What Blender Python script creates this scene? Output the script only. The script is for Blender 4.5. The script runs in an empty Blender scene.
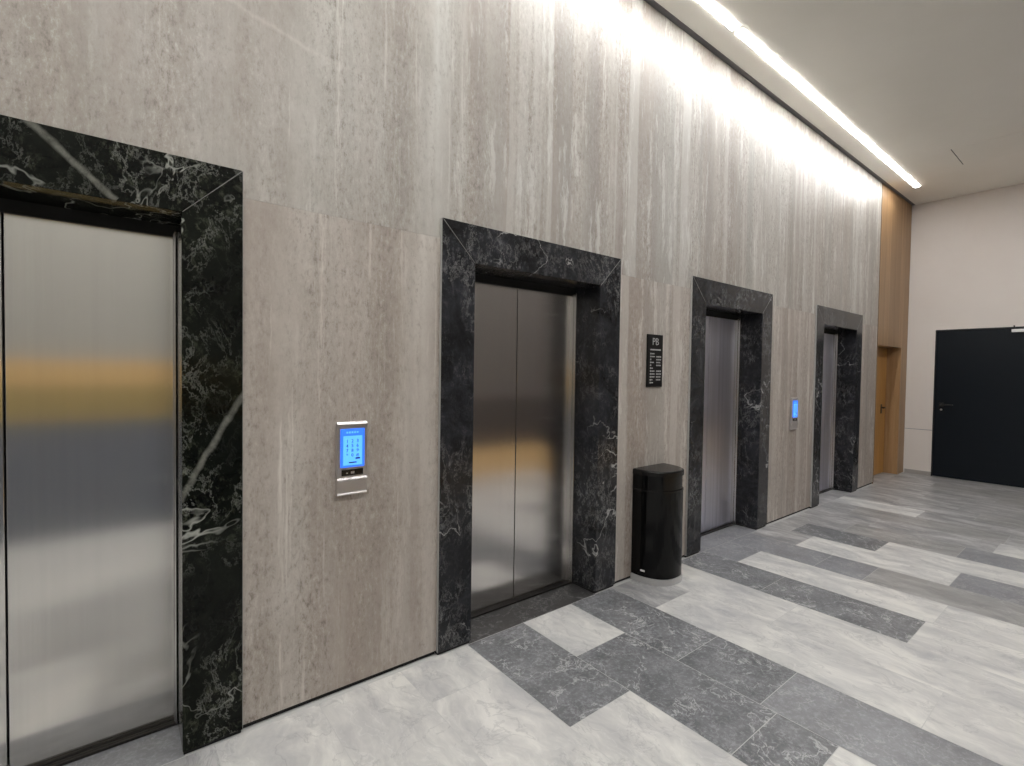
import bpy, bmesh, math, random
from mathutils import Vector, Matrix
random.seed(7)
scn = bpy.context.scene
COL = scn.collection
PI = math.pi

# ------------------------------------------------------------------ camera
cam_d = bpy.data.cameras.new('camera')
cam = bpy.data.objects.new('camera', cam_d); COL.objects.link(cam)
YAW, PITCH, ROLL, FPX, DIST, EYE = 0.669544, -0.024793, 0.014176, 495.66, 2.23264, 1.5
fw = Vector((math.sin(YAW)*math.cos(PITCH), math.cos(YAW)*math.cos(PITCH), math.sin(PITCH)))
rt = Vector((math.cos(YAW), -math.sin(YAW), 0)); up = rt.cross(fw)
r2 = rt*math.cos(ROLL)+up*math.sin(ROLL); u2 = -rt*math.sin(ROLL)+up*math.cos(ROLL)
M4 = Matrix(((r2.x, u2.x, -fw.x, 0), (r2.y, u2.y, -fw.y, -DIST), (r2.z, u2.z, -fw.z, EYE), (0, 0, 0, 1)))
cam.matrix_world = M4
cam_d.sensor_width = 36.0; cam_d.lens = FPX/1024*36.0; cam_d.clip_start = 0.02
scn.camera = cam

# ------------------------------------------------------------------ world, exposure
world = bpy.data.worlds.new('world'); scn.world = world; world.use_nodes = True
world.node_tree.nodes['Background'].inputs['Color'].default_value = (1, 1, 1, 1)
world.node_tree.nodes['Background'].inputs['Strength'].default_value = 0.0
scn.view_settings.view_transform = 'Standard'; scn.view_settings.look = 'None'
scn.view_settings.gamma = 1.0; scn.view_settings.use_curve_mapping = False
scn.view_settings.exposure = 1.68
STRIP = 17.0
FAR_FILL = 14.0              # unseen fill strips added on the far side to light the room            # emission of the linear ceiling lights
STRIP_COL = (1.0, 0.995, 0.985)

# ------------------------------------------------------------------ dimensions
WY = 0.02               # wall face (the stone frames stand 2 cm proud, their face at y = 0)
CZ = 4.14               # ceiling
XB, XE = -3.2, 9.62     # back and end walls
YO = -3.0               # opposite wall
DOORY = 0.25            # lift door plane
FZ, FWID = 2.28, 0.205  # frame height, frame face width
FRAMES = [(-1.03, 0.388), (1.30, 2.713), (3.60, 5.00), (6.08, 7.54)]
WOODX = 8.20

# ------------------------------------------------------------------ material helpers
def newmat(name):
    m = bpy.data.materials.new(name); m.use_nodes = True
    nt = m.node_tree; b = nt.nodes['Principled BSDF']
    return m, nt, b
class N:
    def __init__(s, nt): s.nt = nt
    def node(s, t, **kw):
        n = s.nt.nodes.new(t)
        for k, v in kw.items(): setattr(n, k, v)
        return n
    def link(s, a, b): s.nt.links.new(a, b)
    def setin(s, sock, v):
        if isinstance(v, bpy.types.NodeSocket): s.link(v, sock)
        else: sock.default_value = v
    def coord(s, seed=None):
        c = s.node('ShaderNodeTexCoord').outputs['Object']
        if seed:
            a = s.node('ShaderNodeAttribute', attribute_name=seed)
            v = s.node('ShaderNodeVectorMath', operation='ADD'); s.link(c, v.inputs[0]); s.link(a.outputs['Color'], v.inputs[1])
            c = v.outputs[0]
        return c
    def mapping(s, c, scale=(1, 1, 1), loc=(0, 0, 0), rot=(0, 0, 0)):
        m = s.node('ShaderNodeMapping'); s.link(c, m.inputs['Vector'])
        m.inputs['Scale'].default_value = scale; m.inputs['Location'].default_value = loc; m.inputs['Rotation'].default_value = rot
        return m.outputs[0]
    def noise(s, c, scale=1, detail=4, rough=.55, dist=0):
        n = s.node('ShaderNodeTexNoise'); s.link(c, n.inputs['Vector'])
        n.inputs['Scale'].default_value = scale; n.inputs['Detail'].default_value = detail
        n.inputs['Roughness'].default_value = rough; n.inputs['Distortion'].default_value = dist
        return n.outputs['Fac']
    def voro(s, c, scale=1, feature='DISTANCE_TO_EDGE'):
        n = s.node('ShaderNodeTexVoronoi', feature=feature); s.link(c, n.inputs['Vector']); n.inputs['Scale'].default_value = scale
        return n.outputs['Distance']
    def ramp(s, f, stops, interp='LINEAR'):
        r = s.node('ShaderNodeValToRGB'); s.link(f, r.inputs[0]); r.color_ramp.interpolation = interp
        el = r.color_ramp.elements
        while len(el) < len(stops): el.new(.5)
        for e, (p, c) in zip(el, stops):
            e.position = p; e.color = (c, c, c, 1) if isinstance(c, (int, float)) else (*c, 1)
        return r.outputs['Color']
    def mix(s, f, a, b, mode='MIX'):
        m = s.node('ShaderNodeMix', data_type='RGBA', blend_type=mode)
        for sock, v in ((m.inputs['Factor'], f), (m.inputs['A'] if False else m.inputs[6], a), (m.inputs[7], b)):
            if isinstance(v, tuple) and len(v) == 3: v = (*v, 1)
            s.setin(sock, v)
        return m.outputs[2]
    def math(s, op, a, b=0.0, c=0.0):
        m = s.node('ShaderNodeMath', operation=op)
        s.setin(m.inputs[0], a); s.setin(m.inputs[1], b)
        if op in ('MULTIPLY_ADD', 'WRAP', 'CLAMP'): s.setin(m.inputs[2], c)
        return m.outputs[0]
    def ridge(s, f, w):      # 1 on the line f = .5, falling to 0 at distance w
        d = s.math('ABSOLUTE', s.math('SUBTRACT', f, .5))
        r = s.node('ShaderNodeMapRange'); s.link(d, r.inputs[0]); r.inputs[1].default_value = 0; r.inputs[2].default_value = w
        r.inputs[3].default_value = 1; r.inputs[4].default_value = 0
        return r.outputs[0]
    def bump(s, b, h, strength=.2, dist=.01):
        n = s.node('ShaderNodeBump'); s.setin(n.inputs['Height'], h); n.inputs['Strength'].default_value = strength; n.inputs['Distance'].default_value = dist
        s.link(n.outputs[0], b.inputs['Normal'])
    def warp(s, c, scale, amt):
        n = s.node('ShaderNodeTexNoise'); s.link(c, n.inputs['Vector']); n.inputs['Scale'].default_value = scale; n.inputs['Detail'].default_value = 3
        v = s.node('ShaderNodeVectorMath', operation='SUBTRACT'); s.link(n.outputs['Color'], v.inputs[0]); v.inputs[1].default_value = (.5, .5, .5)
        w = s.node('ShaderNodeVectorMath', operation='SCALE'); s.link(v.outputs[0], w.inputs[0]); w.inputs['Scale'].default_value = amt
        a = s.node('ShaderNodeVectorMath', operation='ADD'); s.link(c, a.inputs[0]); s.link(w.outputs[0], a.inputs[1])
        return a.outputs[0]

def plain(name, col, rough=.5, metal=0.0, **kw):
    m, nt, b = newmat(name); n = N(nt); c = n.coord()
    f = n.noise(c, 9, 3)
    base = n.mix(f, tuple(x*.93 for x in col), tuple(min(1, x*1.07) for x in col))
    n.link(base, b.inputs['Base Color'])
    b.inputs['Roughness'].default_value = rough; b.inputs['Metallic'].default_value = metal
    for k, v in kw.items(): b.inputs[k].default_value = v
    return m

def emit(name, col, strength):
    m, nt, b = newmat(name)
    b.inputs['Base Color'].default_value = (*col, 1); b.inputs['Roughness'].default_value = .4
    b.inputs['Emission Color'].default_value = (*col, 1); b.inputs['Emission Strength'].default_value = strength
    return m

JZ = 2.18               # level joint of the stone slabs
def mat_wall_stone():
    m, nt, b = newmat('travertine_slab'); n = N(nt); c = n.coord('seed')
    obj = n.coord()
    big = n.noise(n.mapping(c, (1.5, 1, .10)), 1.7, 4, .55)                       # broad upright bands
    st = n.noise(n.mapping(n.warp(c, 1.5, .10), (5.5, 7, .22)), 1.3, 6, .6)       # narrower streaks
    blot = n.noise(n.mapping(n.warp(c, 4, .12), (1.3, 1, .75)), 3.0, 8, .68)       # cloudy blotches
    grit = n.noise(n.mapping(c, (46, 46, 21)), 1.0, 8, .82)                        # grit, a little longer than wide
    base = n.ramp(big, [(.30, (.30, .262, .232)), (.45, (.385, .345, .312)), (.56, (.42, .392, .36)), (.70, (.54, .528, .495))])
    base = n.mix(.38, base, n.ramp(st, [(.30, (.27, .232, .20)), (.46, (.39, .352, .32)), (.56, (.43, .40, .37)), (.70, (.60, .59, .56))]))
    base = n.mix(n.math('MULTIPLY', n.ramp(blot, [(.46, 0), (.70, 1)]), .40), base, (.255, .222, .190))
    base = n.mix(n.math('MULTIPLY', n.ramp(blot, [(.28, 1), (.44, 0)]), .35), base, (.53, .505, .475))
    gd = n.ramp(grit, [(.52, 0), (.62, 1)]); gl = n.ramp(grit, [(.36, 1), (.47, 0)])
    zone = n.ramp(n.noise(n.mapping(c, (3.2, 1, .35)), 1.4, 4, .6), [(.38, .22), (.62, 1)])
    base = n.mix(n.math('MULTIPLY', n.math('MULTIPLY', gd, zone), .75), base, (.17, .143, .118))
    base = n.mix(n.math('MULTIPLY', n.math('MULTIPLY', gl, zone), .62), base, (.62, .625, .59))
    drip = n.noise(n.mapping(n.warp(c, 12, .012), (30, 30, .9)), 1.0, 5, .62)      # pale drips
    dm = n.math('MULTIPLY', n.ramp(drip, [(.60, 0), (.70, 1)]), n.ramp(big, [(.45, .1), (.62, 1)]))
    base = n.mix(n.math('MULTIPLY', dm, .65), base, (.70, .69, .655))
    # one faint pale vein in the slab above the first keypad
    sx = n.node('ShaderNodeSeparateXYZ'); n.link(n.warp(obj, 6, .05), sx.inputs[0])
    d = n.math('ABSOLUTE', n.math('ADD', n.math('SUBTRACT', sx.outputs[2], 3.000), n.math('MULTIPLY', sx.outputs[0], .185)))
    vm = n.math('MULTIPLY', n.ramp(d, [(0, 1), (.016, 0)]), n.ramp(n.math('ABSOLUTE', n.math('SUBTRACT', sx.outputs[0], .55)), [(.15, 1), (.42, 0)]))
    base = n.mix(n.math('MULTIPLY', vm, .28), base, (.66, .63, .59))
    so = n.node('ShaderNodeSeparateXYZ'); n.link(n.warp(obj, 3, .05), so.inputs[0])
    right = n.ramp(n.math('MULTIPLY', so.outputs[0], .2), [(.16, .25), (.42, 1)])
    bd = n.noise(n.mapping(n.warp(c, 1.2, .05), (6.5, 1, .10)), 1.0, 3, .5)            # slabs of lighter and darker cut, side by side
    base = n.mix(n.math('MULTIPLY', n.ramp(bd, [(.40, 1), (.46, 0)]), n.math('MULTIPLY', right, .42)), base, (.285, .27, .25))
    base = n.mix(n.math('MULTIPLY', n.ramp(bd, [(.56, 0), (.61, 1)]), n.math('MULTIPLY', right, .42)), base, (.60, .60, .575))
    rag = n.noise(n.mapping(n.warp(c, 7, .05), (17, 17, 1.6)), 1.0, 8, .72)            # ragged chalky streaks
    base = n.mix(n.math('MULTIPLY', n.ramp(rag, [(.555, 0), (.62, 1)]), n.math('MULTIPLY', right, .50)), base, (.68, .685, .66))
    zf = n.node('ShaderNodeSeparateXYZ'); n.link(obj, zf.inputs[0])
    base = n.mix(1.0, base, n.mix(n.math('LESS_THAN', zf.outputs[2], JZ), (1.0, 1.005, .995), (1.02, .98, .955)), 'MULTIPLY')
    n.link(base, b.inputs['Base Color'])
    n.link(n.ramp(grit, [(.3, .32), (.7, .48)]), b.inputs['Roughness'])
    b.inputs['Specular IOR Level'].default_value = .4
    n.bump(b, n.math('SUBTRACT', drip, n.math('MULTIPLY', gd, .8)), .10, .004)
    return m

def mat_dark_marble(name, base0, mid, hi, rough, vein, k=1.0, spec=.32, lines=()):
    m, nt, b = newmat(name); n = N(nt); c = n.coord('seed')
    w = n.warp(c, 2.6, .22)
    cl = n.noise(w, 3.4, 9, .74, .5)
    base = n.ramp(cl, [(.36, base0), (.50, tuple((x+y)/2 for x, y in zip(base0, mid))), (.60, mid), (.74, hi)])
    fine = n.noise(n.mapping(n.warp(c, 5, .06), (1, 1, .7), rot=(0, .5, 0)), 30, 8, .78, .15)
    zone = n.ramp(n.noise(w, 2.6, 4, .6), [(.44, .08), (.60, 1)])
    base = n.mix(n.math('MULTIPLY', n.math('MULTIPLY', n.ramp(fine, [(.52, 0), (.68, 1)]), zone), .75*k), base, tuple(1.5*x for x in hi))
    v2 = n.ridge(n.noise(n.mapping(n.warp(c, 5, .07), (1, 1, .6), rot=(0, .6, 0)), 7.5, 7, .72, .25), .018)
    base = n.mix(n.math('MULTIPLY', n.math('MULTIPLY', v2, zone), .50*k), base, tuple(.65*x for x in vein))
    v1 = n.ridge(n.noise(n.warp(c, 5, .14), 1.5, 5, .55, .5), .0045)
    msk = n.ramp(n.noise(n.mapping(c, loc=(4, 2, 1)), 1.6, 3), [(.50, 0), (.60, 1)])
    base = n.mix(n.math('MULTIPLY', n.math('MULTIPLY', v1, msk), .8*k), base, vein)
    if lines:                                                     # single long veins of this block
        sx = n.node('ShaderNodeSeparateXYZ'); n.link(n.warp(n.coord(), 9, .035), sx.inputs[0])
        for (xa, za), (xb, zb), wd in lines:
            L = math.hypot(xb-xa, zb-za); ux, uz = (xb-xa)/L, (zb-za)/L
            px = n.math('SUBTRACT', sx.outputs[0], xa); pz = n.math('SUBTRACT', sx.outputs[2], za)
            along = n.math('ADD', n.math('MULTIPLY', px, ux), n.math('MULTIPLY', pz, uz))
            off = n.math('ABSOLUTE', n.math('SUBTRACT', n.math('MULTIPLY', px, uz), n.math('MULTIPLY', pz, ux)))
            msk = n.math('MULTIPLY', n.math('GREATER_THAN', along, 0), n.math('LESS_THAN', along, L))
            g = n.math('MULTIPLY', n.ramp(off, [(wd*.4, 1), (wd, 0)]), msk)
            base = n.mix(n.math('MULTIPLY', g, n.ramp(fine, [(.35, .35), (.6, .85)])), base, (.20, .20, .175))
    n.link(base, b.inputs['Base Color']); b.inputs['Roughness'].default_value = rough; b.inputs['Specular IOR Level'].default_value = spec
    n.bump(b, cl, .02, .003)
    return m

def mat_floor_dark(name, lo, hi, crack=.5):
    m, nt, b = newmat(name); n = N(nt); c = n.coord('seed')
    f = n.noise(n.warp(c, 4, .25), 4.5, 9, .74)
    base = n.ramp(f, [(.34, lo), (.52, tuple((x+y)/2 for x, y in zip(lo, hi))), (.68, hi)])
    g = n.noise(n.warp(c, 20, .03), 42, 6, .78)
    base = n.mix(n.math('MULTIPLY', n.ramp(g, [(.50, 0), (.64, 1)]), .55*crack+.12), base, tuple(min(1, 2.0*x) for x in hi))
    msk = n.ramp(n.noise(n.mapping(c, loc=(9, 3, 0)), 4.5, 5, .6), [(.42, .05), (.62, 1)])
    v = n.ridge(n.noise(n.warp(c, 14, .10), 13, 6, .7, .8), .030)
    base = n.mix(n.math('MULTIPLY', n.math('MULTIPLY', v, msk), crack), base, (.42, .425, .44))
    v2 = n.ridge(n.noise(n.warp(c, 8, .14), 3.2, 6, .6, .5), .010)
    base = n.mix(n.math('MULTIPLY', v2, crack), base, (.56, .56, .56))
    n.link(base, b.inputs['Base Color']); n.link(n.ramp(g, [(.3, .28), (.7, .44)]), b.inputs['Roughness'])
    return m

def mat_floor_light(name, lo, mid, hi):
    m, nt, b = newmat(name); n = N(nt); c = n.coord('seed')
    s = n.noise(n.mapping(n.warp(c, 2.5, .25), (4.0, 1.5, 1)), 1.5, 8, .66, .3)
    base = n.ramp(s, [(.30, lo), (.48, mid), (.62, hi)])
    v = n.ridge(n.noise(n.mapping(n.warp(c, 4, .25), (2.2, 1, 1), rot=(0, 0, .5)), 1.8, 6, .6, .6), .012)
    base = n.mix(n.math('MULTIPLY', v, .4), base, tuple(.78*x for x in lo))
    v2 = n.ridge(n.noise(n.mapping(n.warp(c, 5, .2), (2.5, .8, 1), loc=(3, 7, 0)), 2.2, 6, .6, .6), .010)
    base = n.mix(n.math('MULTIPLY', v2, .22), base, (.80, .79, .77))
    n.link(base, b.inputs['Base Color']); n.link(n.ramp(s, [(.3, .38), (.7, .28)]), b.inputs['Roughness'])
    return m

def mat_steel(name, col, rough=.19, aniso=.97, streak=.03):
    m, nt, b = newmat(name); n = N(nt); c = n.coord('seed')
    f = n.noise(n.mapping(c, (160, 160, .9)), 1.0, 4, .6)
    g = n.noise(n.mapping(c, (34, 34, .12)), 1.0, 3, .6)
    h = n.math('ADD', n.math('MULTIPLY', f, .5), n.math('MULTIPLY', g, .5))
    base = n.mix(n.ramp(h, [(.36, 0), (.64, 1)]), tuple(x*(1-streak) for x in col), tuple(min(1, x*(1+streak)) for x in col))
    n.link(base, b.inputs['Base Color']); b.inputs['Metallic'].default_value = 1
    n.link(n.ramp(f, [(.35, rough*.96), (.65, rough*1.04)]), b.inputs['Roughness'])
    b.inputs['Anisotropic'].default_value = aniso
    t = n.node('ShaderNodeTangent', direction_type='UV_MAP', uv_map='flat'); n.link(t.outputs[0], b.inputs['Tangent'])
    return m

def mat_wood(name, a, c_, grain='Z', rough=.42, board=0.0):
    m, nt, b = newmat(name); n = N(nt); c = n.coord()
    sc = (16, 16, .9) if grain == 'Z' else (.9, 16, 16)
    f = n.noise(n.mapping(n.warp(c, 2, .05), sc), 1.0, 6, .6, .4)
    g = n.noise(n.mapping(c, tuple(5*x for x in sc)), 1.0, 4, .6)
    base = n.ramp(f, [(.3, a), (.7, c_)])
    base = n.mix(n.math('MULTIPLY', n.ramp(g, [(.5, 0), (.7, 1)]), .25), base, tuple(.6*x for x in a))
    if board:
        sx = n.node('ShaderNodeSeparateXYZ'); n.link(c, sx.inputs[0])
        cell = n.math('FLOOR', n.math('DIVIDE', n.math('SUBTRACT', sx.outputs[0], WOODX), board))
        wn = n.node('ShaderNodeTexWhiteNoise', noise_dimensions='1D'); n.link(cell, wn.inputs['W'])
        base = n.mix(n.math('MULTIPLY', wn.outputs[0], .45), base, tuple(.62*x for x in a))
        fr = n.math('FRACT', n.math('DIVIDE', n.math('SUBTRACT', sx.outputs[0], WOODX), board))
        base = n.mix(n.math('MULTIPLY', n.math('LESS_THAN', fr, .03), .6), base, tuple(.25*x for x in a))
    n.link(base, b.inputs['Base Color']); b.inputs['Roughness'].default_value = rough
    n.bump(b, f, .06, .004)
    return m

def mat_plaster(name, a, c_, rough=.75, scale=.8):
    m, nt, b = newmat(name); n = N(nt); c = n.coord()
    f = n.noise(n.warp(c, 1.2, .4), scale, 6, .6)
    base = n.ramp(f, [(.3, a), (.7, c_)])
    g = n.noise(c, 60, 4)
    n.link(base, b.inputs['Base Color']); b.inputs['Roughness'].default_value = rough
    n.bump(b, g, .04, .003)
    return m

WALL = mat_wall_stone()
LINES = [((.495, .99), (.715, 1.40), .014), ((.085, 2.287), (.31, 2.08), .014)]
MARB_B = mat_dark_marble('dark_marble_black', (.002, .0025, .002), (.008, .010, .007), (.065, .070, .050), .10, (.42, .43, .39), 1.1, .14, LINES)
MARB = mat_dark_marble('dark_marble_grey', (.009, .009, .0095), (.030, .031, .036), (.125, .127, .134), .16, (.46, .46, .45))
FD = mat_floor_dark('floor_dark_marble', (.080, .082, .088), (.195, .199, .209), .65)
FS = mat_floor_dark('floor_slate_marble', (.16, .16, .17), (.26, .265, .28), .3)
FT = mat_floor_dark('threshold_marble', (.022, .021, .021), (.055, .053, .052), .25)
FL = mat_floor_light('floor_pale_marble', (.37, .372, .385), (.52, .515, .503), (.655, .645, .615))
FM = mat_floor_light('floor_mid_marble', (.19, .19, .20), (.29, .288, .29), (.45, .445, .445))
FG = mat_floor_light('floor_grey_marble', (.20, .198, .195), (.27, .267, .262), (.34, .335, .33))
GROUT = plain('grout', (.50, .50, .49), .8)
STEEL = mat_steel('brushed_steel', (.76, .745, .715))
STEEL_D = mat_steel('dark_brushed_steel', (.70, .675, .655))
STEEL_L = mat_steel('pale_brushed_steel', (.76, .76, .86), .40, .8, .13)
STEEL_T = mat_steel('steel_trim', (.62, .61, .60), .25, .5, .05)
CEIL = mat_plaster('ceiling_plaster', (.82, .80, .735), (.88, .86, .80), .55)
ENDM = mat_plaster('end_wall_plaster', (.66, .61, .57), (.71, .665, .625), .6)
OPPM = mat_plaster('opposite_wall_plaster', (.44, .435, .41), (.50, .49, .465), .6)
WOOD = mat_wood('oak_cladding', (.30, .17, .075), (.42, .26, .13), board=.235)
WOOD_D = mat_wood('oak_door', (.40, .20, .055), (.52, .28, .085))
WOOD_O = mat_wood('olive_panel', (.40, .30, .12), (.47, .36, .16), 'X')
WOOD_P = mat_wood('oak_panel', (.76, .50, .22), (.83, .57, .27), 'X')
SILLM = plain('sill_metal', (.05, .047, .045), .4, .8)
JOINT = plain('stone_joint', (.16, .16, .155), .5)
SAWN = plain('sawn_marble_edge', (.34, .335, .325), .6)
GREYP = plain('grey_panel', (.17, .185, .22), .6)
BROWNP = plain('brown_grey_panel', (.15, .135, .128), .6)
DARKP = plain('dark_panel', (.075, .062, .057), .6)
BLACK = plain('black_gap', (.006, .006, .006), .8)
SLOT = plain('slot_grey', (.145, .14, .15), .7)
DOORM = plain('navy_black_door', (.004, .007, .011), .32, **{'Specular IOR Level': .25})
DOORF = plain('door_frame_black', (.012, .014, .017), .4)
HANDLE = plain('black_handle', (.012, .012, .012), .3)
BIN = plain('gloss_black', (.003, .003, .003), .10, **{'Specular IOR Level': .22})
BIN_L = plain('bin_lid_black', (.008, .0075, .007), .25, **{'Specular IOR Level': .3})
BIN_R = plain('bin_base_ring', (.55, .55, .55), .3, .6)
SILVER = plain('brushed_silver', (.62, .60, .60), .32, .9)
SILVER_L = plain('silver_paint', (.80, .79, .78), .35, .3)
SIGNM = plain('sign_black', (.004, .004, .004), .4, **{'Specular IOR Level': .25})
SIGNW = plain('sign_lettering', (.42, .42, .42), .5)
RED = plain('reader_window', (.008, .008, .008), .15)
SCR = emit('screen_blue', (.025, .13, .75), .42)
SCR_L = emit('screen_light_blue', (.075, .30, .95), .48)
SCR_T = plain('screen_digits', (.01, .04, .25), .5)
LAMP = emit('lamp_diffuser', STRIP_COL, STRIP)
LAMP_FILL = emit('lamp_far_fill', STRIP_COL, FAR_FILL)

# ------------------------------------------------------------------ mesh helpers
def box(bm, x0, x1, y0, y1, z0, z1, bev=0.0, mat=0):
    vs = [bm.verts.new(p) for p in ((x0, y0, z0), (x1, y0, z0), (x1, y1, z0), (x0, y1, z0), (x0, y0, z1), (x1, y0, z1), (x1, y1, z1), (x0, y1, z1))]
    fs = [bm.faces.new([vs[i] for i in q]) for q in ((3, 2, 1, 0), (4, 5, 6, 7), (0, 1, 5, 4), (1, 2, 6, 5), (2, 3, 7, 6), (3, 0, 4, 7))]
    for f in fs: f.material_index = mat
    if bev:
        es = list({e for f in fs for e in f.edges})
        bmesh.ops.bevel(bm, geom=es, offset=bev, segments=2, affect='EDGES', profile=.5)
def prism_xz(bm, pts, y0, y1, bev=0.0):      # outline in x,z (seen from -y, counter-clockwise) pushed from y0 to y1
    a = [bm.verts.new((x, y0, z)) for x, z in pts]; c = [bm.verts.new((x, y1, z)) for x, z in pts]
    fs = [bm.faces.new(a), bm.faces.new(c[::-1])]
    k = len(pts)
    for i in range(k): fs.append(bm.faces.new((a[(i+1) % k], a[i], c[i], c[(i+1) % k])))
    if bev:
        es = list({e for f in fs for e in f.edges})
        bmesh.ops.bevel(bm, geom=es, offset=bev, segments=2, affect='EDGES', profile=.5)
def prism_xy(bm, pts, z0, z1, bev=0.0):
    a = [bm.verts.new((x, y, z0)) for x, y in pts]; c = [bm.verts.new((x, y, z1)) for x, y in pts]
    fs = [bm.faces.new(a[::-1]), bm.faces.new(c)]
    k = len(pts)
    for i in range(k): fs.append(bm.faces.new((a[i], a[(i+1) % k], c[(i+1) % k], c[i])))
    if bev:
        es = list({e for f in fs[:2] for e in f.edges})
        bmesh.ops.bevel(bm, geom=es, offset=bev, segments=2, affect='EDGES', profile=.5)
def tube(bm, pts, r, seg=12):
    pts = [Vector(p) for p in pts]; rings = []
    for i, p in enumerate(pts):
        d = (pts[min(i+1, len(pts)-1)]-pts[max(i-1, 0)]).normalized()
        s = d.orthogonal().normalized() if i == 0 else (s-d*s.dot(d)).normalized()
        t = d.cross(s)
        rings.append([bm.verts.new(p+s*r*math.cos(2*PI*k/seg)+t*r*math.sin(2*PI*k/seg)) for k in range(seg)])
    for A, B in zip(rings, rings[1:]):
        for k in range(seg): bm.faces.new((A[k], A[(k+1) % seg], B[(k+1) % seg], B[k])).smooth = True
    bm.faces.new(rings[0][::-1]); bm.faces.new(rings[-1])
def add_uv(me):
    uv = me.uv_layers.new(name='flat')
    for l in me.loops:
        v = me.vertices[l.vertex_index].co; uv.data[l.index].uv = (v.x+.37*v.y, v.z)
def obj(name, bm, mats, parent=None, loc=None, uv=False, seed=None):
    me = bpy.data.meshes.new(name); bmesh.ops.recalc_face_normals(bm, faces=bm.faces[:]) if bm.faces else None
    bm.to_mesh(me); bm.free()
    for m in (mats if isinstance(mats, (list, tuple)) else [mats]): me.materials.append(m)
    if uv: add_uv(me)
    if seed:
        at = me.attributes.new('seed', 'FLOAT_COLOR', 'CORNER')
        for d in at.data: d.color = (*seed, 1)
    o = bpy.data.objects.new(name, me); COL.objects.link(o)
    if parent: o.parent = parent
    if loc: o.location = loc
    return o
def struct(name, bm, mats, parent=None, label=None, **kw):
    o = obj(name, bm, mats, parent, **kw)
    if not parent: o['kind'] = 'structure'
    if label: o['label'] = label
    return o
def thing(name, label, cat, loc, group=None):
    o = bpy.data.objects.new(name, None); COL.objects.link(o); o.location = loc; o.empty_display_size = .1
    o['label'] = label; o['category'] = cat
    if group: o['group'] = group
    return o
def B(): return bmesh.new()
def text_bm(txt, size):                        # filled letters, centred, standing in x,z and facing -y
    cu = bpy.data.curves.new('lettering', 'FONT'); cu.body = txt; cu.size = size; cu.align_x = 'CENTER'; cu.align_y = 'CENTER'; cu.extrude = .0008
    cu.resolution_u = 3
    o = bpy.data.objects.new('lettering', cu); COL.objects.link(o)
    dg = bpy.context.evaluated_depsgraph_get(); me = bpy.data.meshes.new_from_object(o.evaluated_get(dg))
    bm = bmesh.new(); bm.from_mesh(me); bpy.data.objects.remove(o); bpy.data.meshes.remove(me); bpy.data.curves.remove(cu)
    bmesh.ops.rotate(bm, verts=bm.verts, cent=(0, 0, 0), matrix=Matrix.Rotation(PI/2, 3, 'X'))
    return bm
def join(bm, other, off):
    me = bpy.data.meshes.new('tmp'); bmesh.ops.translate(other, verts=other.verts, vec=off); other.to_mesh(me); other.free()
    bm.from_mesh(me); bpy.data.meshes.remove(me)

# ------------------------------------------------------------------ the left wall of stone slabs, with the four lift openings
bm = B()
col = bm.loops.layers.float_color.new('seed')
xs = [XB]
for a, b_ in FRAMES: xs += [a+.03, b_-.03]
xs += [WOODX]
pass
def slab(x0, x1, z0, z1, seed):
    n0 = len(bm.faces); g = 0
    box(bm, x0+g, x1-g, WY, WY+.34, z0+g, z1-g)
    bm.faces.ensure_lookup_table()
    for f in bm.faces[n0:]:
        for l in f.loops: l[col] = (*seed, 1)
rs = random.Random(3)
for i in range(len(xs)-1):
    s = (0, 0, 0)
    opening = i % 2 == 1
    if opening:
        slab(xs[i], xs[i+1], 2.22, 4.5, s)
    else:
        slab(xs[i], xs[i+1], .022, JZ-.0008, (s[0]+.07, 0, s[2]+.9))
        slab(xs[i], xs[i+1], JZ, 4.5, s)
struct('wall_left', bm, WALL)
bm = B(); box(bm, XB, XE, .40, .44, 0, 4.5); struct('wall_left_core', bm, GREYP)
# black recessed plinth under the slabs and frames
bm = B()
for i in range(0, len(xs)-1, 2): box(bm, xs[i]+(.034 if i else 0), xs[i+1]-.034 if i < 8 else xs[i+1], WY+.012, WY+.05, 0, .0215)
for a, b_ in FRAMES:
    for q in (a, b_-FWID): box(bm, q+.004, q+FWID-.004, .012, .24, 0, .0155)
struct('baseboard_left', bm, BLACK)

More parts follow.
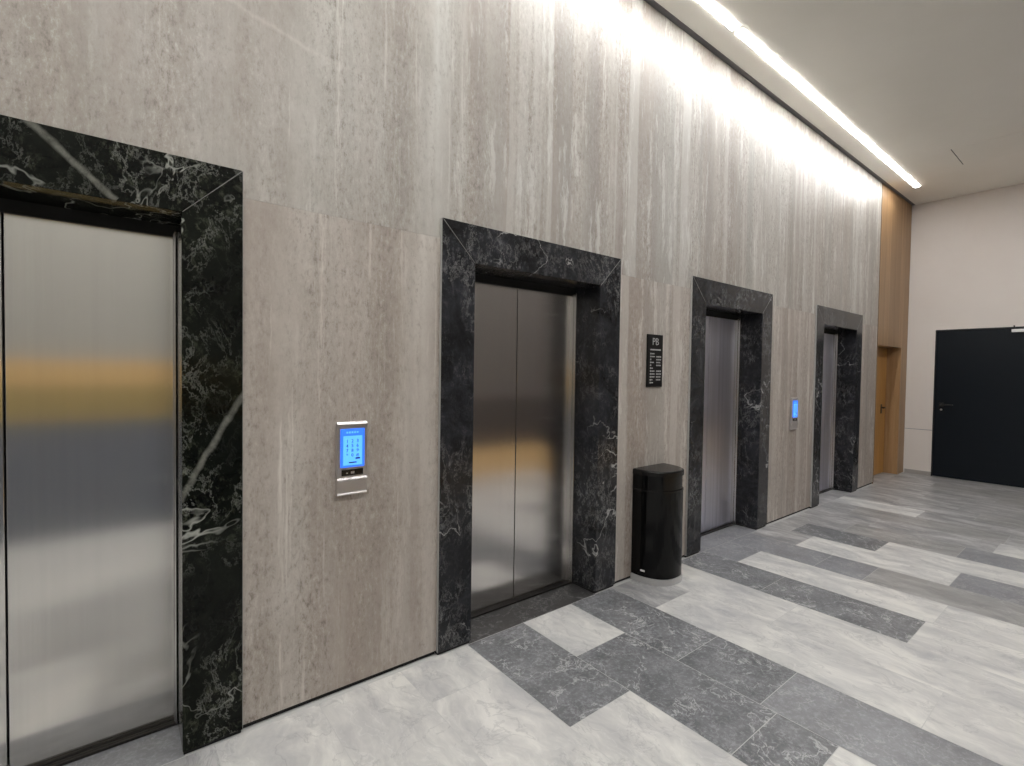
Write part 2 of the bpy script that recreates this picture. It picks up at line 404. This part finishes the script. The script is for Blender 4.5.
# ------------------------------------------------------------------ floor of marble planks
W0, PW = 1.483, .397
rows = {-1: [(.30, 'L'), (1.5, 'l'), (9, 'L')], -2: [(.9, 'L'), (9, 'L')], -3: [(.5, 'L'), (9, 'L')],
        0: [(.787, 'D'), (1.95, 'L'), (9, 'D')], 1: [(.437, 'L'), (1.28, 'D'), (1.524, 'D'), (2.7, 'L'), (9, 'D')],
        2: [(.782, 'D'), (1.207, 'D'), (2.4, 'S'), (9, 'L')], 3: [(.36, 'M'), (1.7, 'L'), (9, 'L')], 4: [(.9, 'L'), (2.1, 'L'), (9, 'M')],
        5: [(.645, 'D'), (1.467, 'D'), (2.6, 'L'), (9, 'M')], 6: [(.288, 'S'), (1.5, 'L'), (9, 'L')], 7: [(.69, 'S'), (1.015, 'S'), (2.2, 'G'), (9, 'L')],
        8: [(.40, 'M'), (1.43, 'L'), (2.3, 'S'), (9, 'L')], 9: [(.20, 'M'), (.876, 'D'), (2.2, 'L'), (9, 'M')], 10: [(.5, 'M'), (1.33, 'G'), (2.1, 'S'), (9, 'L')],
        11: [(.6, 'M'), (1.5, 'M'), (9, 'L')], 12: [(.3, 'M'), (1.52, 'G'), (9, 'M')], 13: [(.8, 'L'), (1.7, 'M'), (9, 'M')],
        14: [(.47, 'M'), (1.2, 'M'), (9, 'G')], 15: [(1.0, 'M'), (9, 'M')], 16: [(.6, 'M'), (1.6, 'M'), (9, 'L')], 17: [(1.2, 'M'), (9, 'G')],
        18: [(.5, 'M'), (1.4, 'G'), (9, 'M')], 19: [(.9, 'M'), (9, 'M')], 20: [(1.3, 'G'), (9, 'M')]}
MI = {'D': 1, 'S': 2, 'L': 3, 'l': 3, 'M': 4, 'G': 5, 'T': 6}
bm = B(); col = bm.loops.layers.float_color.new('seed')
rs = random.Random(11)
def tile(x0, x1, y0, y1, kind):
    if x1-x0 < .01 or y1-y0 < .01: return
    g = .0016
    vs = [bm.verts.new(p) for p in ((x0+g, y0+g, 0), (x1-g, y0+g, 0), (x1-g, y1-g, 0), (x0+g, y1-g, 0))]
    f = bm.faces.new(vs); f.material_index = MI[kind]
    s = (rs.uniform(0, 50), rs.uniform(0, 50), 0, 1)
    for l in f.loops: l[col] = s
box(bm, XB-.1, XE+.1, YO-.1, .4, -.06, -.0012)
k = int(math.floor((XB-W0)/PW))
while W0+k*PW < XE:
    x0, x1 = max(XB, W0+k*PW), min(XE, W0+(k+1)*PW)
    y = 0.0
    segs = rows.get(k) or [(rs.uniform(.4, 1.2), rs.choice('LLM')), (rs.uniform(1.4, 2.2), rs.choice('LML')), (9, 'L')]
    for end, kd in segs:
        e = min(end, -YO)
        tile(x0, x1, -e, -y, kd); y = e
        if e >= -YO: break
    k += 1
for (a, b_), kd in zip(FRAMES, 'STSM'):
    tile(a+FWID-.01, b_-FWID+.01, 0, .32, kd)
tile(WOODX, 9.40, 0, .3, 'M')
tile(9.40, XE, 0, .02, 'M')
me_floor = struct('floor', bm, [GROUT, FD, FS, FL, FM, FG, FT])

# ------------------------------------------------------------------ ceiling, other walls
bm = B(); box(bm, XB, XE, YO, -.026, CZ, CZ+.10)
struct('ceiling', bm, CEIL)
bm = B(); box(bm, XB, XE, -.0255, WY-.001, CZ-.001, CZ+.03)
struct('trim_1', bm, SLOT)
bm = B()
for q in ((7.58, 8.22, -.818, -.812), (7.58, 8.22, -1.42, -1.414), (7.58, 7.586, -1.42, -.812), (8.214, 8.22, -1.42, -.812)):
    box(bm, *q, CZ-.0015, CZ+.002)
box(bm, 7.59, 8.21, -1.41, -.822, CZ-.002, CZ+.01)
struct('trim_2', bm, CEIL)
bm = B(); box(bm, 7.58, 8.22, -.812, -.802, CZ-.0012, CZ-.0002); struct('trim_9', bm, SLOT)
# end wall with its door opening
DY0, DY1, DZ = -1.44, -.322, 2.20
bm = B()
box(bm, XE, XE+.25, DY1, .45, .69+.002, 4.5); box(bm, XE, XE+.25, DY1, .45, 0, .69-.002)
box(bm, XE, XE+.25, DY0, DY1, DZ, 4.5); box(bm, XE, XE+.25, YO, DY0, 0, 4.5)
box(bm, XE+.004, XE+.25, DY1+.001, .45, .685, .695)
struct('wall_end', bm, ENDM)
bm = B(); box(bm, XE-.0012, XE+.001, DY1+.001, WY-.006, .6865, .6935); struct('trim_10', bm, GREYP)
bm = B(); box(bm, XE-.012, XE, DY1, -.001, 0, .06, .002); box(bm, XE-.012, XE, YO, DY0, 0, .06, .002)
struct('baseboard_end', bm, FG and plain('skirting', (.34, .32, .30), .5))
bm = B(); box(bm, XB-.2, XB, YO, .45, 0, 4.5); struct('wall_back', bm, OPPM)
bm = B(); box(bm, XB-.2, XE+.25, YO-.2, YO, 0, 4.5); struct('wall_right', bm, OPPM)
# guessed colour bands on the unseen opposite wall, added for reflections in the steel doors
bm = B(); box(bm, XB, 1.6, YO, YO+.02, 1.315, 1.54); struct('trim_3', bm, WOOD_P)
bm = B(); box(bm, XB, 1.6, YO, YO+.02, 1.005, 1.315); struct('trim_11', bm, WOOD_O)
bm = B(); box(bm, XB, 1.6, YO, YO+.03, 0, 1.005); struct('trim_4', bm, GREYP)
bm = B(); box(bm, 1.6, 8.2, YO, YO+.02, .0, .41); struct('trim_5', bm, WOOD_P)
bm = B(); box(bm, 1.6, 8.2, YO, YO+.02, .41, 1.1); struct('trim_6', bm, DARKP)
bm = B(); box(bm, 1.6, 8.2, YO, YO+.02, 1.1, CZ); struct('trim_8', bm, BROWNP)

# ------------------------------------------------------------------ lift entrances
ELABEL = ['steel lift door cropped by the left photo edge, in a green-black veined marble frame',
          'dark steel two-panel lift door in marble frame, left of the black bin',
          'lift door of pale streaked steel in marble frame, just right of the black bin',
          'farthest lift door, narrow pale steel in marble frame, next to the oak wall']
def lift(i, x0, x1, marble, steel, label, lw=.030):
    t = thing('elevator_entrance', label, 'elevator', ((x0+x1)/2, 0, 0), 'lift entrances along the stone wall')
    h = (x1-x0)/2; w = FWID; zb = .016; z1 = FZ
    pts = [(-h, zb), (-h+w, zb), (-h+w, z1-w), (-h, z1)]
    g = .0008
    bm = B(); prism_xz(bm, pts, 0, .24, .004); obj('frame_post', bm, marble, t, seed=(i*7.3, i*2.1, i*3.7))
    bm = B(); prism_xz(bm, [(-x, z) for x, z in pts][::-1], 0, .24, .004); obj('frame_post', bm, marble, t, seed=(i*7.3, i*2.1, i*3.7))
    bm = B(); prism_xz(bm, [(-h+w+g*2, z1-w), (h-w-g*2, z1-w), (h-g*2, z1), (-h+g*2, z1)], 0, .24, .003); obj('lintel', bm, marble, t, seed=(i*7.3, i*2.1, i*3.7))
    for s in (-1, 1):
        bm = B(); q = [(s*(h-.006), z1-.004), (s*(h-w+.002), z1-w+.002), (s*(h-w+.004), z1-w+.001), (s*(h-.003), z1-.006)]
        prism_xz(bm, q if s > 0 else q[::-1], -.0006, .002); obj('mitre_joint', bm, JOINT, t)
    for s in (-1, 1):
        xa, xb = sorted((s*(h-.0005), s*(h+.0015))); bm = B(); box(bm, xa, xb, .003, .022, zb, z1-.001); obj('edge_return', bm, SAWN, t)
    a = h-w
    # black header gap, steel linings, door panels, sill
    bm = B(); box(bm, -a-.05, a+.05, .245, .262, 2.03, 2.15); obj('header_plate', bm, BLACK, t)
    for s in (-1, 1):
        bm = B(); xa, xb = sorted((s*(a-.001), s*(a-lw))); box(bm, xa, xb, .205, .262, .012, 2.045, .003)
        xa, xb = sorted((s*(a-lw), s*(a-lw*1.4))); box(bm, xa, xb, .225, .262, .012, 2.04, .002)
        obj('steel_lining', bm, STEEL_T, t, uv=True, seed=(i*3.1, 0, 0))
    for s in (-1, 1):
        xa, xb = sorted((s*.003, s*(a+.02)))
        bm = B(); box(bm, xa, xb, DOORY+.004, DOORY+.045, .014, 2.03, .002)
        obj('door_panel', bm, steel, t, uv=True, seed=(i*5.3+s, 0, i*2.0))
    bm = B(); box(bm, -a, a, DOORY-.03, DOORY+.06, .0005, .011, .001)
    for yy in (-.016, -.002): box(bm, -a+.01, a-.01, DOORY+yy-.002, DOORY+yy+.002, .010, .0125)
    obj('sill', bm, SILLM, t)
    return t
for i, (x0, x1) in enumerate(FRAMES):
    lift(i, x0, x1, MARB_B if i == 0 else MARB, (STEEL, STEEL_D, STEEL_L, STEEL_L)[i], ELABEL[i], .008 if i == 0 else .020)

# ------------------------------------------------------------------ call panels with a blue touch screen
def panel(x, z, label):
    t = thing('call_panel', label, 'keypad', (x, WY, z), 'touch keypads on the stone wall')
    w, h, d = .140, .335, .030
    bm = B()
    # side profile (y, z): flat upper plate, a ridge, a lower plate leaning back in
    prof = [(0, -h/2), (-.026, -h/2), (-.026, -h/2+.006), (-.021, -h/2+.011), (-.021, -.106), (-.0275, -.100), (-.0275, -.094), (-.024, -.088), (-.024, h/2-.014), (-.029, h/2-.012), (-.029, h/2-.009), (-.020, h/2), (0, h/2)]
    A = [bm.verts.new((-w/2, y, z)) for y, z in prof]; C = [bm.verts.new((w/2, y, z)) for y, z in prof]
    bm.faces.new(A[::-1]); bm.faces.new(C)
    for k in range(len(prof)): q = (k+1) % len(prof); bm.faces.new((A[k], A[q], C[q], C[k]))
    es = [e for e in bm.edges]; bmesh.ops.bevel(bm, geom=es, offset=.0015, segments=2, affect='EDGES')
    obj('body', bm, SILVER, t)
    bm = B(); box(bm, -.056, .056, -.0275, -.022, -.040, .137, .001); s = obj('screen', bm, SCR, t)
    bm = B(); box(bm, -.044, .044, -.0285, -.0272, -.030, .104, .0005); obj('key_field', bm, SCR_L, s)
    for r, line in enumerate(('123', '456', '789', '*0#')):
        for c_, ch in enumerate(line):
            bm = text_bm(ch, .021); bmesh.ops.translate(bm, verts=bm.verts, vec=(-.026+.024*c_, -.0290, .080-.0215*r))
            obj('digit', bm, SCR_T, s)
    bm = B(); box(bm, .012, .034, -.0292, -.0284, -.004, .004); box(bm, -.018, .018, -.0292, -.0284, -.021, -.015)
    obj('key_bar', bm, SCR_T, s)
    bm = B()
    for q in range(5): box(bm, -.030+.012*q, -.022+.012*q, -.0282, -.0274, .116, .124)
    obj('title_marks', bm, SCR_L, s)
    bm = B(); box(bm, -.050, .050, -.027, -.0225, -.078, -.050, .001); rr = obj('reader_window', bm, RED, t)
    bm = B(); box(bm, -.008, .008, -.0276, -.0268, -.070, -.060); box(bm, -.030, -.022, -.0276, -.0268, -.068, -.063); obj('reader_mark', bm, SILVER, rr)
    return t
panel(.836, 1.088, 'silver keypad with lit blue screen between the first two lift frames')
panel(5.560, 1.092, 'small distant keypad with blue screen on the wall between the third and fourth lifts')

# ------------------------------------------------------------------ floor directory sign
t = thing('floor_sign', 'narrow black sign with pale lettering on the wall above the bin', 'sign', (3.133, WY, 1.589))
bm = B(); box(bm, -.093, .093, -.012, 0, -.195, .195, .002); obj('plate', bm, SIGNM, t)
bm = text_bm('PB', .075); bmesh.ops.translate(bm, verts=bm.verts, vec=(0, -.0128, .140)); obj('lettering', bm, SIGNW, t)
bm = B(); box(bm, -.062, .066, -.0132, -.0118, .077, .087); obj('rule', bm, SIGNW, t)
rg = random.Random(5)
def mark(x0, x1, z0, z1):
    bm = B(); box(bm, x0, x1, -.0132, -.0118, z0, z1); obj('text_mark', bm, SIGNW, t)
for r in range(11):
    zz = .052-.0215*r
    mark(-.062, -.050, zz-.006, zz+.006)
    if rg.random() < .8: mark(-.045, -.045+rg.uniform(.012, .04), zz-.004, zz+.004)
    if r in (1, 2, 3, 4, 6, 7, 8, 9):
        x = .014
        while x < .062:
            l = rg.uniform(.006, .014); mark(x, x+l, zz-.005, zz+.005); x += l+.005

# ------------------------------------------------------------------ half-round waste bin
def dpt(a, b_, th, e=2.4):
    c, s_ = math.cos(th), math.sin(th)
    return (-a*math.copysign(abs(c)**(2/e), c), -b_*max(s_, 0)**(2/e))
def half(a, b_, y0, n_=40, inset=0.0):
    return [(x, y0+y) for x, y in (dpt(a-inset, b_-inset, PI*k/n_) for k in range(n_+1))]
t = thing('waste_bin', 'glossy black half-round waste bin against the stone wall between two lifts', 'bin', (3.100, WY-.002, 0))
A_, B_ = .19, .25
bm = B(); prism_xy(bm, half(A_, B_, 0), .046, .655, .004); o = obj('body', bm, BIN, t)
bm = B(); prism_xy(bm, half(A_+.006, B_+.006, 0), .001, .045, .004); obj('base_ring', bm, BIN_R, t)
bm = B(); prism_xy(bm, half(A_, B_, 0, inset=.012), .655, .665); 
# upper hood: two side cheeks and a recessed flap between
def arc(k0, k1, a, b_, n_=20): return [dpt(a, b_, k0+(k1-k0)*i/n_) for i in range(n_+1)]
prism_xy(bm, arc(0, .30*PI, A_, B_)+[(-.04, -.02), (-.04, 0)], .662, .770)
prism_xy(bm, [(.04, 0), (.04, -.02)]+arc(.88*PI, PI, A_, B_), .662, .770)
obj('hood', bm, BIN, t)
bm = B(); prism_xy(bm, half(A_, B_, -.001, inset=.007), .668, .767, .002); obj('flap', bm, BIN_L, t)
bm = B(); prism_xy(bm, half(A_+.002, B_+.002, 0), .655, .668, .003); obj('rim', bm, BIN_L, t)
# shallow domed lid
bm = B(); rings = []
for zz, ins in ((.768, 0), (.796, 0), (.803, .003), (.806, .010), (.807, .06), (.8075, .12)):
    rings.append([bm.verts.new((x, y, zz)) for x, y in half(A_+.003, B_+.003, 0, inset=ins)])
for R0, R1 in zip(rings, rings[1:]):
    k = len(R0)
    for j in range(k): bm.faces.new((R0[j], R0[(j+1) % k], R1[(j+1) % k], R1[j]))
bm.faces.new(rings[0][::-1]); bm.faces.new(rings[-1])
obj('lid', bm, BIN_L, t)
bm = B()
th = .10*PI; px, py = dpt(A_, B_, th)
nx, ny = Vector((-math.cos(th)/A_, -math.sin(th)/B_)).normalized()
tx, ty = -ny, nx
q = [(px+tx*s+nx*d, py+ty*s+ny*d) for s, d in ((-.016, -.003), (.016, -.003), (.016, .003), (-.016, .003))]
prism_xy(bm, q, .082, .094); obj('maker_plate', bm, SILVER_L, t)

# ------------------------------------------------------------------ oak cladding with its recessed door
NX0, NX1, NZ, ND = 8.215, 9.30, 1.93, .19
bm = B()
box(bm, WOODX+.001, XE-.002, WY-.005, WY+.02, NZ, 4.5)
box(bm, NX1, XE-.002, WY-.005, .36, .002, NZ-.0005)
box(bm, WOODX+.001, XE-.002, WY+.021, .36, NZ, NZ+.06)
box(bm, WOODX+.001, NX0, WY-.003, .36, .002, NZ-.0005)
struct('trim_7', bm, WOOD, label='oak board cladding beside the end wall')
bm = B(); box(bm, NX0+.002, NX1-.002, ND, ND+.045, .008, NZ-.004, .002)
d1 = struct('door_1', bm, WOOD_D, label='recessed oak door in the corner')
bm = B(); hx, hz = 9.10, 1.02
tube(bm, [(hx, ND, hz), (hx, ND-.05, hz), (hx-.012, ND-.058, hz), (hx-.13, ND-.058, hz)], .009)
box(bm, hx-.025, hx+.025, ND-.008, ND, hz-.09, hz+.05, .003)
struct('door_handle', bm, HANDLE, d1, label='black lever handle')

# ------------------------------------------------------------------ dark door of the end wall
bm = B(); box(bm, XE+.012, XE+.06, DY0+.016, DY1-.016, .006, DZ-.016, .002)
d2 = struct('door_2', bm, DOORM, label='navy-black metal door in the end wall')
bm = B(); box(bm, XE-.004, XE+.08, DY1-.014, DY1, 0, DZ, .002); box(bm, XE-.004, XE+.08, DY0, DY0+.014, 0, DZ, .002); box(bm, XE-.004, XE+.08, DY0, DY1, DZ-.014, DZ, .002)
struct('door_frame', bm, DOORF, d2)
bm = B(); yy, zz = -.415, 1.085
tube(bm, [(XE+.012, yy, zz), (XE-.04, yy, zz), (XE-.050, yy-.012, zz), (XE-.050, yy-.14, zz)], .010)
box(bm, XE+.004, XE+.012, yy-.026, yy+.026, zz-.03, zz+.03, .003)
struct('door_handle', bm, HANDLE, d2)
bm = B(); tube(bm, [(XE+.012, yy, zz-.075), (XE-.004, yy, zz-.075)], .014); struct('lock_cylinder', bm, SILVER, d2)
bm = B(); box(bm, XE-.045, XE+.011, -1.40, -1.135, DZ-.075, DZ-.035, .004); struct('closer_rail', bm, SILVER_L, d2)
bm = B(); box(bm, XE-.030, XE-.010, -1.165, -1.15, DZ-.036, DZ+.018, .002); struct('closer_arm', bm, HANDLE, d2)

# ------------------------------------------------------------------ linear ceiling lights
def strip(x0, x1, y0, y1, label):
    t = thing('linear_light', label, 'ceiling light', ((x0+x1)/2, (y0+y1)/2, CZ-.004), 'linear ceiling lights')
    h = (x1-x0)/2; w = (y1-y0)/2
    bm = B(); box(bm, -h, h, -w, w, -.004, -.0005); obj('diffuser', bm, LAMP if y0 > -1 else LAMP_FILL, t)
    bm = B()
    for s in (-1, 1):
        ya, yb = sorted((s*w, s*(w+.004))); box(bm, -h-.004, h+.004, ya, yb, -.005, 0)
        xa, xb = sorted((s*h, s*(h+.004))); box(bm, xa, xb, -w, w, -.005, 0)
    obj('housing', bm, SLOT, t)
    return t
strip(-3.0, 3.69, -.281, -.221, 'nearer length of the white linear light in the ceiling edge, up to the joint')
strip(3.75, 8.70, -.281, -.221, 'farther length of the white linear light in the ceiling, ending near the end wall')
strip(-3.0, 3.69, YO+.35, YO+.45, 'unseen linear fill light, added: nearer length along the far side of the ceiling, behind the camera')  # both far strips are added out of view to fill the room with light
strip(3.75, 8.70, YO+.35, YO+.45, 'unseen linear fill light, added: farther length along the far side of the ceiling, beyond the right photo edge')
